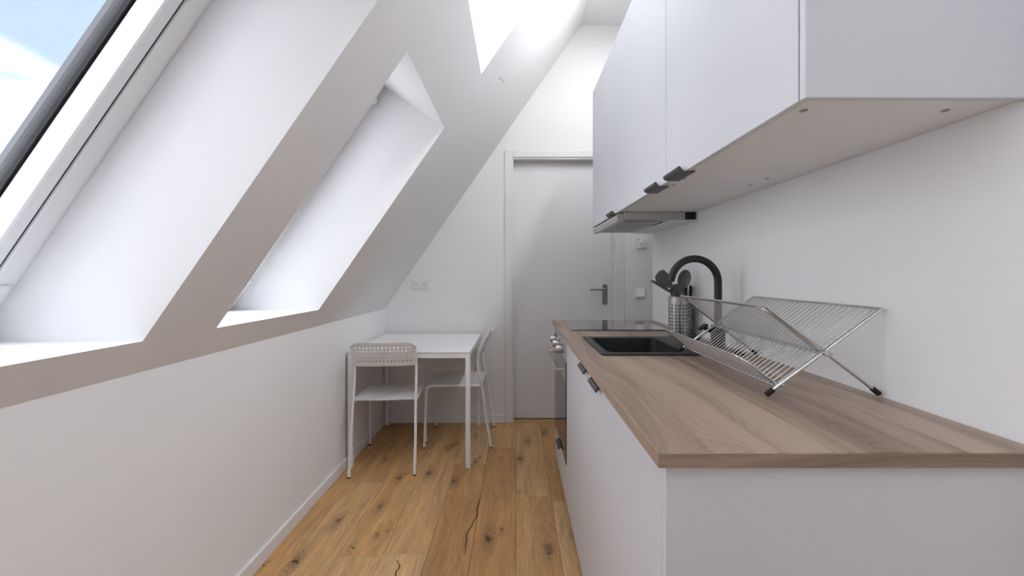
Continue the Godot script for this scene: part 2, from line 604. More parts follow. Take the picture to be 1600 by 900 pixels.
func door() -> void:
	var x0 := -0.031
	var x1 := 0.805
	var y1 := 2.15
	var o := setting("door_1", Vector3((x0 + x1) / 2, 0, -BACK))
	var m := MB.new()
	for e in [[x0 - 0.062, x0], [x1, x1 + 0.075]]:
		m.box(e[0], e[1], 0, y1 + 0.055, BACK - 0.009, BACK, 0.003)
	m.box(x0, x1, y1, y1 + 0.055, BACK - 0.009, BACK, 0.003)
	part(o, "architrave", m, M.doorpaint)
	m = MB.new()
	m.box(x0, x0 + 0.012, 0, y1, BACK, BACK + 0.07)
	m.box(x1 - 0.012, x1, 0, y1, BACK, BACK + 0.07)
	m.box(x0 + 0.012, x1 - 0.012, y1 - 0.012, y1, BACK, BACK + 0.07)
	part(o, "door_jamb", m, M.doorpaint)
	m = MB.new()
	m.box(x0, x1, 0.008, y1, BACK + 0.072, BACK + 0.112, 0.002)
	var leaf := part(o, "door_leaf", m, M.doorpaint)
	var hx := 0.80 - 0.062
	var hd := BACK + 0.072
	m = MB.new()
	var lp := []
	for k in 24:
		var a := TAU * k / 24
		lp.append(Vector2(cos(a) * 0.021, sin(a) * 0.021 + (0.065 if sin(a) > 0 else -0.065)))
	m.prism(lp, Vector3(hx, 1.035, -hd), Vector3.RIGHT, Vector3.UP, Vector3(0, 0, 0.008))
	part(leaf, "handle_plate", m, M.zinc, "grey metal handle plate")
	m = MB.new()
	m.tube([Vector3(hx, 1.08, -hd + 0.008), Vector3(hx, 1.08, -hd + 0.04), Vector3(hx - 0.008, 1.08, -hd + 0.05), Vector3(hx - 0.02, 1.08, -hd + 0.053), Vector3(hx - 0.13, 1.08, -hd + 0.053)], 0.0095, 12)
	part(leaf, "lever", m, M.zinc, "grey metal lever handle")
	m = MB.new()
	m.lathe(Vector3(hx, 0.985, -hd + 0.008), Vector3(0, 0, 1), [Vector2(0.009, 0), Vector2(0.009, 0.004), Vector2(0.0, 0.004)], 16)
	part(leaf, "lock_cylinder", m, M.steel)

func floor_boards() -> void:
	var base := MB.new()
	base.box(LEFT, FARX, -0.15, -0.016, REAR, BACK)
	base.box(-0.031, 0.805, -0.15, -0.016, BACK, BACK + 0.2)
	var fl := structure("floor", base, M.matte)
	# boards: strip, depth range, texture variant; the ones in view carry their own knots
	var seen := [
		[0, 0.9, 2.30, 0], [0, 2.30, BACK, 1], [1, 0.9, 1.70, 4], [1, 1.70, BACK, 5],
		[2, 0.6, 1.712, 2], [2, 1.712, BACK, 6],
		[3, 0.9, 2.176, 3], [3, 2.176, 2.52, 7], [3, 2.52, BACK, 8],
		[4, 0.9, 2.75, 9], [4, 2.75, BACK, 10], [5, 0.6, 2.15, 11], [5, 2.15, BACK, 0],
	]
	# knots by place (x, depth, size, darkness)
	var marks := [
		[-0.85, 2.59, 0.8, 0.7], [-0.687, 2.347, 1.1, 0.9], [-0.66, 2.40, 0.6, 0.6], [-0.523, 2.408, 1.4, 0.85], [-0.445, 2.80, 1.2, 0.7], [-0.47, 2.75, 1.3, 0.6], [-0.42, 2.84, 0.8, 0.6],
		[-0.263, 2.556, 0.9, 0.85], [-0.355, 2.311, 1.0, 0.9], [-0.70, 2.06, 1.2, 0.6], [-0.866, 1.944, 1.1, 0.75], [-0.641, 1.838, 0.7, 0.6], [-0.919, 1.666, 1.2, 1.0], [-0.125, 1.807, 1.5, 0.85],
		[-0.066, 1.875, 0.7, 0.6], [0.143, 1.748, 2.4, 0.45], [0.14, 1.71, 0.7, 0.8], [-0.60, 1.86, 0.6, 0.4], [-0.30, 2.95, 0.7, 0.6], [-0.10, 2.60, 0.5, 0.6], [-0.24, 2.62, 0.5, 0.7], [-0.72, 1.75, 0.5, 0.6], [0.02, 2.2, 0.5, 0.5],
	]
	var knots := []
	for k in 12:
		knots.append([])
	for s in seen:
		var x0: float = -0.95 + 0.19 * s[0]
		for q in marks:
			if q[0] > x0 and q[0] < x0 + 0.19 and q[1] > s[1] and q[1] < s[2]:
				knots[s[3]].append([(q[0] - x0) / 0.19, (s[2] - q[1]) / 1.93, q[2], q[3]])
	M.oak.albedo_texture = oak_texture(knots, 12)
	var rng := RandomNumberGenerator.new()
	rng.seed = 7
	var list := []
	for s in seen:
		list.append(s)
		if s[1] < 1.0:
			var e: float = s[1]
			while e > REAR:
				var b := maxf(REAR, e - 1.9)
				list.append([s[0], b, e, rng.randi() % 12])
				e = b
	for strip in range(-1, 14):
		if strip >= 0 and strip <= 5:
			continue
		var e := BACK
		var first := true
		while e > REAR:
			var b := maxf(REAR, e - (rng.randf_range(0.7, 1.8) if first else 1.9))
			list.append([strip, b, e, rng.randi() % 12])
			e = b
			first = false
	for s in list:
		var x0: float = maxf(LEFT, -0.95 + 0.19 * s[0])
		var x1: float = minf(FARX, -0.95 + 0.19 * (s[0] + 1))
		if x1 - x0 < 0.01:
			continue
		var m := MB.new()
		var y := 0.0
		var g := 0.0006
		var a := [x0 + g, x1 - g, -s[2] + g, -s[1] - g]
		var c := 0.0012
		var uv := func(x: float, z: float) -> Vector2:
			return Vector2((s[3] + 0.02 + 0.96 * (x - (x1 - 0.19)) / 0.19) / 12.0, (z + s[2]) / 1.93)
		var inn := [Vector3(a[0] + c, y, a[2] + c), Vector3(a[1] - c, y, a[2] + c), Vector3(a[1] - c, y, a[3] - c), Vector3(a[0] + c, y, a[3] - c)]
		var out := [Vector3(a[0], y - c, a[2]), Vector3(a[1], y - c, a[2]), Vector3(a[1], y - c, a[3]), Vector3(a[0], y - c, a[3])]
		var t := []
		for p in inn:
			t.append(uv.call(p.x, p.z))
		m.quad(inn[0], inn[1], inn[2], inn[3], Vector3.UP, t[0], t[1], t[2], t[3])
		var dirs := [Vector3(0, 1, -1), Vector3(1, 1, 0), Vector3(0, 1, 1), Vector3(-1, 1, 0)]
		for k in 4:
			var j := (k + 1) % 4
			m.quad(inn[k], inn[j], out[j], out[k], dirs[k].normalized(), t[k], t[j], t[j], t[k])
			var dn := Vector3(0, -0.014, 0)
			m.quad(out[k], out[j], out[j] + dn, out[k] + dn, Vector3(dirs[k].x, 0, dirs[k].z), t[k], t[j], t[j], t[k])
		part(fl, "plank", m, M.oak)
	var th := MB.new()
	th.quad(Vector3(-0.031, 0.0, -BACK), Vector3(0.805, 0.0, -BACK), Vector3(0.805, 0.0, -BACK - 0.11), Vector3(-0.031, 0.0, -BACK - 0.11), Vector3.UP, Vector2(0.1, 0.1), Vector2(0.1, 0.5), Vector2(0.05, 0.5), Vector2(0.05, 0.1))
	th.quad(Vector3(-0.031, 0.0, -BACK), Vector3(0.805, 0.0, -BACK), Vector3(0.805, -0.015, -BACK), Vector3(-0.031, -0.015, -BACK), Vector3(0, 0, 1))
	part(fl, "plank", th, M.oak)

func added_ceiling_lamps() -> void:  # unseen fill lamps, added because daylight alone left the room dark
	var bc := Vector3(0.82, TOP, -1.62)
	var bat := thing("added_batten_lamp", "long white ceiling batten lamp above the wall cabinets, added out of view as fill light", "lamp", bc)
	var bm := MB.new()
	bm.box(bc.x - 0.06, bc.x + 0.06, TOP - 0.04, TOP, 0.68, 2.56, 0.004)
	part(bat, "housing", bm, M.white)
	bm = MB.new()
	bm.box(bc.x - 0.05, bc.x + 0.05, TOP - 0.065, TOP - 0.04, 0.70, 2.54, 0.008)
	part(bat, "diffuser", bm, M.added_glow)
	var bl := AreaLight3D.new()  # fill light of the added batten
	bl.name = "added_batten_light"
	bl.area_size = Vector2(0.1, 1.8)
	bl.light_energy = 2.15
	bl.light_color = Color(0.98, 0.99, 1.0)
	bl.area_range = 12.0
	bl.shadow_enabled = true
	bl.position = Vector3(0, -0.07, 0)
	bl.rotation.x = -PI / 2
	bat.add_child(bl)
	for k in ADDED_LAMPS.size():
		var p: Vector3 = ADDED_LAMPS[k][0]
		var o := thing("added_ceiling_lamp", ADDED_LAMPS[k][1], "lamp", p)
		var m := MB.new()
		m.lathe(p, Vector3.DOWN, [Vector2(0.0, 0.0), Vector2(0.16, 0.0), Vector2(0.16, 0.05), Vector2(0.15, 0.05)], 40)
		part(o, "housing", m, M.white)
		m = MB.new()
		m.lathe(p, Vector3.DOWN, [Vector2(0.15, 0.05), Vector2(0.13, 0.065), Vector2(0.0, 0.068)], 40)
		part(o, "diffuser", m, M.added_glow)
		var a := AreaLight3D.new()  # fill light of an added lamp
		a.name = "added_lamp_light"
		a.area_size = Vector2(0.26, 0.26)
		a.light_energy = ADDED_LAMPS[k][2]
		a.light_color = Color(0.98, 0.99, 1.0)
		a.area_range = 12.0
		a.shadow_enabled = true
		a.position = Vector3(0, -0.075, 0)
		a.rotation.x = -PI / 2
		o.add_child(a)

var ADDED_LAMPS := [  # added fill lamps: one behind the camera, one in the hall
	[Vector3(0.70, TOP, 0.9), "round white flush ceiling lamp over the aisle, added out of view as fill light", 0.45],
	[Vector3(1.3, TOP, -2.92), "round white flush ceiling lamp in the hall past the kitchen wall, added unseen to brighten it", 0.12],
]

# edge pull: a thin plate that ends in a rolled lip, extruded along the depth
func edge_pull(mb: MB, x_front: float, y: float, up: float, d0: float, d1: float) -> void:
	var prof := [Vector2(0.030, 0.0), Vector2(0.030, -0.0025), Vector2(-0.006, -0.0025), Vector2(-0.013, -0.001), Vector2(-0.019, 0.004), Vector2(-0.0215, 0.010), Vector2(-0.020, 0.0135), Vector2(-0.0165, 0.0145), Vector2(-0.0135, 0.012), Vector2(-0.009, 0.006), Vector2(-0.004, 0.001), Vector2(0.0, 0.0)]
	mb.prism(prof, Vector3(x_front, y, -d0), Vector3.RIGHT, Vector3.UP * up, Vector3(0, 0, -(d1 - d0)))

const FRONT := 0.256            # plane of the base cabinet doors
const WT := 0.903               # worktop top
const WB := 0.877               # worktop underside

func base_cabinets() -> void:
	var o := thing("sink_base_cabinet", "white two-door base cabinet under the sink end of the worktop", "cabinet", Vector3(0.57, 0, -1.345))
	var m := MB.new()
	m.box(FRONT + 0.02, 0.86, 0.09, 0.105, 0.697, 2.005)
	m.box(FRONT + 0.02, 0.86, 0.105, WB, 0.697, 0.713)
	m.box(FRONT + 0.02, 0.86, 0.105, WB, 1.989, 2.005)
	m.box(0.852, 0.86, 0.105, WB, 0.713, 1.989)
	part(o, "body", m, M.carcass)
	m = MB.new()
	m.box(FRONT, 0.885, 0.0, WB, 0.679, 0.6955, 0.001)
	part(o, "cover_panel", m, M.cabinet)
	m = MB.new()
	m.box(FRONT + 0.045, FRONT + 0.06, 0.0, 0.088, 0.697, 2.005)
	part(o, "plinth", m, M.cabinet)
	for e in [[0.6975, 1.3485, 1.185, 1.305], [1.3515, 2.0055, 1.40, 1.52]]:
		m = MB.new()
		m.box(FRONT, FRONT + 0.018, 0.045, 0.862, e[0], e[1], 0.001)
		var d := part(o, "door", m, M.cabinet)
		m = MB.new()
		edge_pull(m, FRONT, 0.8625, -1.0, e[2], e[3])
		part(d, "handle", m, M.dark, "dark grey edge pull")
	o = thing("oven_base_cabinet", "white base cabinet around the oven with a low drawer", "cabinet", Vector3(0.57, 0, -2.29))
	m = MB.new()
	m.box(FRONT + 0.02, 0.86, 0.09, 0.105, 2.008, 2.572)
	m.box(FRONT + 0.02, 0.86, 0.105, WB, 2.008, 2.013)
	m.box(FRONT + 0.02, 0.86, 0.105, WB, 2.567, 2.572)
	m.box(FRONT + 0.02, 0.86, 0.225, 0.232, 2.013, 2.567)
	part(o, "body", m, M.carcass)
	m = MB.new()
	m.box(FRONT + 0.045, FRONT + 0.06, 0.0, 0.088, 2.006, 2.572)
	part(o, "plinth", m, M.cabinet)
	m = MB.new()
	m.box(FRONT, FRONT + 0.018, 0.045, 0.232, 2.0085, 2.572, 0.001)
	var dr := part(o, "drawer", m, M.cabinet)
	m = MB.new()
	edge_pull(m, FRONT, 0.2325, -1.0, 2.23, 2.35)
	part(dr, "handle", m, M.dark, "dark grey edge pull")

func worktop() -> void:
	var x := [0.238, 0.335, 0.825, 0.889]
	var d := [0.6645, 1.475, 1.850, 2.588]
	var c := 0.0018
	var m := MB.new()
	var uv := func(px: float, pd: float) -> Vector2: return Vector2((px - 0.238) / 0.652, (pd - 0.66) / 1.93)
	for lvl in 2:
		var y := WT if lvl == 0 else WB
		for i in 3:
			for j in 3:
				if i == 1 and j == 1:
					continue
				var q := []
				var t := []
				for e in [[i, j], [i + 1, j], [i + 1, j + 1], [i, j + 1]]:
					var px: float = x[e[0]]
					var pd: float = d[e[1]]
					if lvl == 0:
						px += c if e[0] == 0 else 0.0
						pd += c if e[1] == 0 else (-c if e[1] == 3 else 0.0)
					q.append(Vector3(px, y, -pd))
					t.append(uv.call(px, pd))
				m.quad(q[0], q[1], q[2], q[3], Vector3.UP if lvl == 0 else Vector3.DOWN, t[0], t[1], t[2], t[3])
	# chamfers and edges: left long edge, near end, far end, wall side
	var yc := WT - c
	var L0 := Vector3(x[0], yc, -d[0])
	var L1 := Vector3(x[0], yc, -d[3])
	var R0 := Vector3(x[3], yc, -d[0])
	var R1 := Vector3(x[3], yc, -d[3])
	var up := Vector3(0, c, 0)
	m.quad(L0, L1, L1 + up + Vector3(c, 0, c), L0 + up + Vector3(c, 0, -c), Vector3(-1, 1, 0).normalized(), uv.call(x[0], d[0]), uv.call(x[0], d[3]), uv.call(x[0] + c, d[3]), uv.call(x[0] + c, d[0]))
	m.quad(L0, R0, R0 + up + Vector3(0, 0, -c), L0 + up + Vector3(c, 0, -c), Vector3(0, 1, 1).normalized(), uv.call(x[0], d[0]), uv.call(x[3], d[0]), uv.call(x[3], d[0] + c), uv.call(x[0], d[0] + c))
	var dn := Vector3(0, WB - yc, 0)
	m.quad(L0, L1, L1 + dn, L0 + dn, Vector3.LEFT, uv.call(0.36, d[0]), uv.call(0.36, d[3]), uv.call(0.40, d[3]), uv.call(0.40, d[0]))
	m.quad(R0, R1, R1 + dn, R0 + dn, Vector3.RIGHT, uv.call(0.36, d[0]), uv.call(0.36, d[3]), uv.call(0.40, d[3]), uv.call(0.40, d[0]))
	var e0 := [Vector2(0.72, 0.1), Vector2(0.72, 0.45), Vector2(0.80, 0.45), Vector2(0.80, 0.1)]
	m.quad(L0, R0, R0 + dn, L0 + dn, Vector3(0, 0, 1), e0[0], e0[1], e0[2], e0[3])
	m.quad(L1, R1, R1 + dn, L1 + dn, Vector3(0, 0, -1), e0[0], e0[1], e0[2], e0[3])
	# sides of the cut-out
	var h := [Vector3(x[1], WT, -d[1]), Vector3(x[2], WT, -d[1]), Vector3(x[2], WT, -d[2]), Vector3(x[1], WT, -d[2])]
	var hn := [Vector3(0, 0, -1), Vector3.LEFT, Vector3(0, 0, 1), Vector3.RIGHT]
	for k in 4:
		var dd := Vector3(0, WB - WT, 0)
		m.quad(h[k], h[(k + 1) % 4], h[(k + 1) % 4] + dd, h[k] + dd, hn[k])
	var o := part(self, "worktop", m, M.walnut)
	o.name = numbered("worktop")
	describe(o, "long brown wood-grain laminate worktop running along the kitchen wall", "worktop")

func oven() -> void:
	var o := thing("oven", "built-in stainless oven with a dark glass door under the cooktop", "oven", Vector3(0.5, 0.235, -2.29))
	var m := MB.new()
	m.box(0.27, 0.82, 0.238, 0.86, 2.02, 2.56)
	part(o, "body", m, M.brushed)
	m = MB.new()
	m.box(FRONT - 0.006, 0.27, 0.755, 0.862, 2.012, 2.570, 0.002)
	part(o, "control_panel", m, M.steel)
	m = MB.new()
	m.box(FRONT - 0.004, 0.27, 0.237, 0.75, 2.012, 2.570, 0.002)
	var dr := part(o, "oven_door", m, M.ovenglass, "dark mirror-like oven door glass")
	m = MB.new()
	m.box(FRONT - 0.007, FRONT - 0.004, 0.665, 0.75, 2.012, 2.570, 0.001)
	part(dr, "steel_trim", m, M.steel)
	m = MB.new()
	var hx := 0.208
	var hy := 0.712
	m.tube([Vector3(hx, hy, -2.03), Vector3(hx, hy, -2.55)], 0.0085, 12)
	for e in [2.05, 2.53]:
		m.tube([Vector3(FRONT - 0.005, hy, -e), Vector3(hx, hy, -e)], 0.006, 10)
	part(dr, "handle", m, M.steel)
	for k in 3:
		m = MB.new()
		var p := Vector3(FRONT - 0.006, 0.808, -2.10 - 0.165 * k)
		m.lathe(p, Vector3.LEFT, [Vector2(0.024, 0), Vector2(0.024, 0.004), Vector2(0.0205, 0.005), Vector2(0.020, 0.038), Vector2(0.0185, 0.041), Vector2(0.0, 0.041)], 28)
		part(o, "knob", m, M.steel)
	m = MB.new()
	m.box(FRONT - 0.0075, FRONT - 0.006, 0.79, 0.825, 2.47, 2.54)
	part(o, "display", m, M.black)

const UX := 0.4975              # plane of the wall cabinet doors
const UB := 1.505               # underside
const UT := 2.376

func wall_cabinets() -> void:
	var ds := [0.7005, 1.322, 1.984, 2.575]
	var pulls := [[1.17, 1.29], [1.37, 1.485], [1.99, 2.11]]
	var labels := ["white wall cabinet with an end cover panel, furthest from the door", "white wall cabinet hung between the end cabinet and the hood cabinet", "white wall cabinet above the slim cooker hood, next to the door"]
	for k in 3:
		var o := thing("wall_cabinet", labels[k], "cabinet", Vector3(0.69, UB, -(ds[k] + ds[k + 1]) / 2), "white wall cabinets over the worktop")
		var a: float = ds[k] + 0.0008
		var b: float = ds[k + 1] - 0.0008
		var m := MB.new()
		var cx := UX + 0.0205
		m.box(cx, RIGHT - 0.002, UB + 0.003, UB + 0.019, a, b)
		m.box(cx, RIGHT - 0.002, UT - 0.016, UT, a, b)
		m.box(cx, RIGHT - 0.002, UB + 0.019, UT - 0.016, a, a + 0.016)
		m.box(cx, RIGHT - 0.002, UB + 0.019, UT - 0.016, b - 0.016, b)
		m.box(RIGHT - 0.008, RIGHT - 0.002, UB + 0.019, UT - 0.016, a + 0.016, b - 0.016)
		part(o, "body", m, M.carcass)
		m = MB.new()
		m.box(UX, UX + 0.018, UB, UT, a + 0.0008, b - 0.0008, 0.001)
		var d := part(o, "door", m, M.cabinet)
		m = MB.new()
		edge_pull(m, UX, UB - 0.0002, 1.0, pulls[k][0], pulls[k][1])
		part(d, "handle", m, M.dark, "dark grey edge pull")
		for e in [[a + 0.045, cx + 0.022], [a + 0.045, RIGHT - 0.085], [b - 0.045, cx + 0.022], [b - 0.045, RIGHT - 0.085]]:
			if k == 2:
				continue
			m = MB.new()
			m.lathe(Vector3(e[1], UB + 0.003, -e[0]), Vector3.DOWN, [Vector2(0.007, 0), Vector2(0.0068, 0.0012), Vector2(0.003, 0.0012), Vector2(0.0025, 0.0002), Vector2(0.0, 0.0002)], 14)
			part(o, "screw", m, M.zinc, "grey cam screw")
		if k == 0:
			m = MB.new()
			m.box(UX, RIGHT - 0.002, UB - 0.001, UT, 0.6845, 0.6985, 0.0012)
			part(o, "cover_panel", m, M.cabinet)

func hood() -> void:
	var o := thing("cooker_hood", "slim grey metal cooker hood under the wall cabinet by the door", "cooker hood", Vector3(0.69, 1.46, -2.27))
	var d0 := 1.955
	var d1 := 2.572
	var m := MB.new()
	m.box(0.532, 0.832, 1.470, UB + 0.002, d0, d1, 0.002)
	part(o, "body", m, M.brushed)
	m = MB.new()
	var prof := [Vector2(0.0, 0.0), Vector2(0.030, 0.0), Vector2(0.030, 0.037), Vector2(0.004, 0.037), Vector2(0.0, 0.033), Vector2(0.0, 0.016), Vector2(0.004, 0.014), Vector2(0.004, 0.011), Vector2(0.0, 0.009)]
	m.prism(prof, Vector3(0.499, 1.462, -d0), Vector3.RIGHT, Vector3.UP, Vector3(0, 0, -(d1 - d0)))
	part(o, "pull_out_visor", m, M.steel)
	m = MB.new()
	m.box(0.832, 0.884, 1.474, UB + 0.002, d0 + 0.004, d1)  # black block fills the rear recess in place of its shade
	part(o, "rear_gap_fill", m, M.black, "black block standing in for the dark rear gap of the hood")
	m = MB.new()
	m.box(0.755, 0.886, 1.466, 1.4695, d0, d1, 0.001)
	part(o, "rear_tray", m, M.white)
	for e in [[d0 + 0.05, d0 + 0.30], [d0 + 0.315, d1 - 0.05]]:
		m = MB.new()
		m.box(0.545, 0.735, 1.466, 1.4695, e[0], e[1], 0.001)
		var fl := part(o, "grease_filter", m, M.brushed)
		m = MB.new()
		for i in 9:
			var xx := 0.56 + 0.0185 * i
			m.box(xx, xx + 0.006, 1.4645, 1.466, e[0] + 0.015, e[1] - 0.015)
		part(fl, "filter_ribs", m, M.zinc)
	m = MB.new()
	m.box(0.738, 0.752, 1.465, 1.4695, d0 + 0.08, d0 + 0.22, 0.001)
	part(o, "catch", m, M.black)

func rounded(x0: float, x1: float, d0: float, d1: float, r: float, y: float) -> Array:
	var q := []
	var cs := [[x1 - r, d1 - r, 0.0], [x0 + r, d1 - r, PI / 2], [x0 + r, d0 + r, PI], [x1 - r, d0 + r, PI * 1.5]]
	for c in cs:
		for k in 6:
			var a: float = c[2] + PI / 2 * k / 5.0
			q.append(Vector3(c[0] + cos(a) * r, y, -(c[1] + sin(a) * r)))
	return q

func sink() -> void:
	var o := thing("sink", "black composite inset sink with a square bowl", "sink", Vector3(0.58, 0.73, -1.66))
	var m := MB.new()
	var a := [0.315, 0.842, 1.454, 1.868]
	var b := [0.348, 0.640, 1.490, 1.832]
	var loops := [
		rounded(a[0], a[1], a[2], a[3], 0.012, WT + 0.0005), rounded(a[0], a[1], a[2], a[3], 0.012, WT + 0.005),
		rounded(a[0] + 0.002, a[1] - 0.002, a[2] + 0.002, a[3] - 0.002, 0.011, WT + 0.007)]
	m.skin(loops, Vector3(0.58, WT - 0.2, -1.66))
	m.skin([loops[2], rounded(b[0] - 0.004, b[1] + 0.004, b[2] - 0.004, b[3] + 0.004, 0.03, WT + 0.007)], Vector3(0.58, WT - 0.5, -1.66))
	var bowl := [rounded(b[0] - 0.004, b[1] + 0.004, b[2] - 0.004, b[3] + 0.004, 0.03, WT + 0.007), rounded(b[0], b[1], b[2], b[3], 0.028, WT + 0.003),
		rounded(b[0] + 0.004, b[1] - 0.004, b[2] + 0.004, b[3] - 0.004, 0.028, WT - 0.14), rounded(b[0] + 0.02, b[1] - 0.02, b[2] + 0.02, b[3] - 0.02, 0.03, WT - 0.165), rounded(0.45, 0.54, 1.616, 1.706, 0.0449, WT - 0.168)]
	m.skin(bowl, Vector3(0.494, WT - 0.05, -1.661), -1.0)
	# outside of the bowl below the worktop
	var outer := [rounded(b[0] - 0.006, b[1] + 0.006, b[2] - 0.006, b[3] + 0.006, 0.03, WT), rounded(b[0] - 0.004, b[1] + 0.004, b[2] - 0.004, b[3] + 0.004, 0.03, WT - 0.17)]
	m.skin(outer, Vector3(0.494, WT - 0.08, -1.661))
	m.fan(outer[1], Vector3.DOWN)
	part(o, "basin", m, M.composite)
	m = MB.new()
	m.lathe(Vector3(0.495, WT - 0.1685, -1.661), Vector3.UP, [Vector2(0.045, 0.0), Vector2(0.042, 0.003), Vector2(0.03, 0.002), Vector2(0.0, 0.001)], 24)
	part(o, "drain", m, M.steel)

func faucet() -> void:
	var bx := 0.80
	var bd := 1.575
	var y0 := WT + 0.007
	var o := thing("faucet", "tall black gooseneck kitchen tap behind the sink", "tap", Vector3(bx, y0, -bd))
	var m := MB.new()
	m.lathe(Vector3(bx, y0, -bd), Vector3.UP, [Vector2(0.0285, 0.0), Vector2(0.0285, 0.006), Vector2(0.0265, 0.008), Vector2(0.0265, 0.085), Vector2(0.024, 0.09), Vector2(0.0, 0.09)], 28)
	part(o, "body", m, M.matte)
	m = MB.new()
	var p := [Vector3(bx, y0 + 0.09, -bd)]
	var cy := 1.170
	var r := 0.0925
	for k in 25:
		var a := deg_to_rad(165.0) * k / 24.0
		p.append(Vector3(bx - r + cos(a) * r, cy + sin(a) * r, -bd))
	var last: Vector3 = p[-1]
	var dir: Vector3 = (p[-1] - p[-2]).normalized()
	p.append(last + dir * 0.02)
	m.tube(p, 0.0142, 16)
	part(o, "spout", m, M.matte)
	m = MB.new()
	m.tube([Vector3(bx - 0.02, y0 + 0.062, -bd + 0.0), Vector3(bx - 0.055, y0 + 0.078, -bd + 0.012)], 0.008, 10)
	m.block(Vector3(bx - 0.068, y0 + 0.085, -bd + 0.016), Vector3(0.018, 0.008, -0.006), Vector3(-0.0015, 0.0045, 0), Vector3(0.003, 0, 0.011), 0.002)
	part(o, "lever", m, M.matte)

func cooktop() -> void:
	var o := thing("cooktop", "black glass ceramic cooktop set on the worktop near the door", "cooktop", Vector3(0.55, WT, -2.33))
	var m := MB.new()
	m.box(0.290, 0.808, WT + 0.0003, WT + 0.006, 2.10, 2.548, 0.0015)
	part(o, "glass_plate", m, M.hob)
	for e in [[0.42, 2.22, 0.09], [0.42, 2.43, 0.07], [0.66, 2.22, 0.07], [0.66, 2.43, 0.09]]:
		m = MB.new()
		var c := Vector3(e[0], WT + 0.0061, -e[1])
		m.lathe(c, Vector3.UP, [Vector2(e[2] + 0.001, 0.0), Vector2(e[2] - 0.001, 0.0)], 40)
		part(o, "zone_ring", m, M.nylon)

func holder(x: float, d: float, label: String) -> void:
	var r := 0.0435
	var h := 0.190
	var o := thing("cutlery_holder", label, "cutlery holder", Vector3(x, WT, -d), "perforated steel cutlery holders")
	var m := MB.new()
	var f := func(u: float, w: float) -> Vector3:
		return Vector3(x + sin(u * TAU) * r, WT + 0.001 + w * (h - 0.001), -d + cos(u * TAU) * r)
	# columns of holes in pairs, as punched
	var keep := func(i: int, j: int) -> bool:
		return j >= 1 and j <= 9 and i >= 0
	m.perforated(16, 12, f, 0.0014, 0.52, keep)
	part(o, "perforated_wall", m, M.brushed)
	m = MB.new()
	m.lathe(Vector3(x, WT, -d), Vector3.UP, [Vector2(0.0, 0.0005), Vector2(r - 0.001, 0.0005), Vector2(r - 0.001, 0.003), Vector2(0.0, 0.003)], 24)
	part(o, "bottom", m, M.brushed)
	m = MB.new()
	var ring := []
	for k in 33:
		ring.append(Vector3(x + sin(TAU * k / 32) * r, WT + h, -d + cos(TAU * k / 32) * r))
	m.tube(ring, 0.0014, 6, false)
	part(o, "rolled_rim", m, M.steel)

func blade(m: MB, outline: Array, o: Vector3, ax: Vector3, ay: Vector3, thick: float) -> void:
	var nrm := ax.cross(ay).normalized()
	m.prism(outline, o - nrm * thick / 2, ax, ay, nrm * thick)

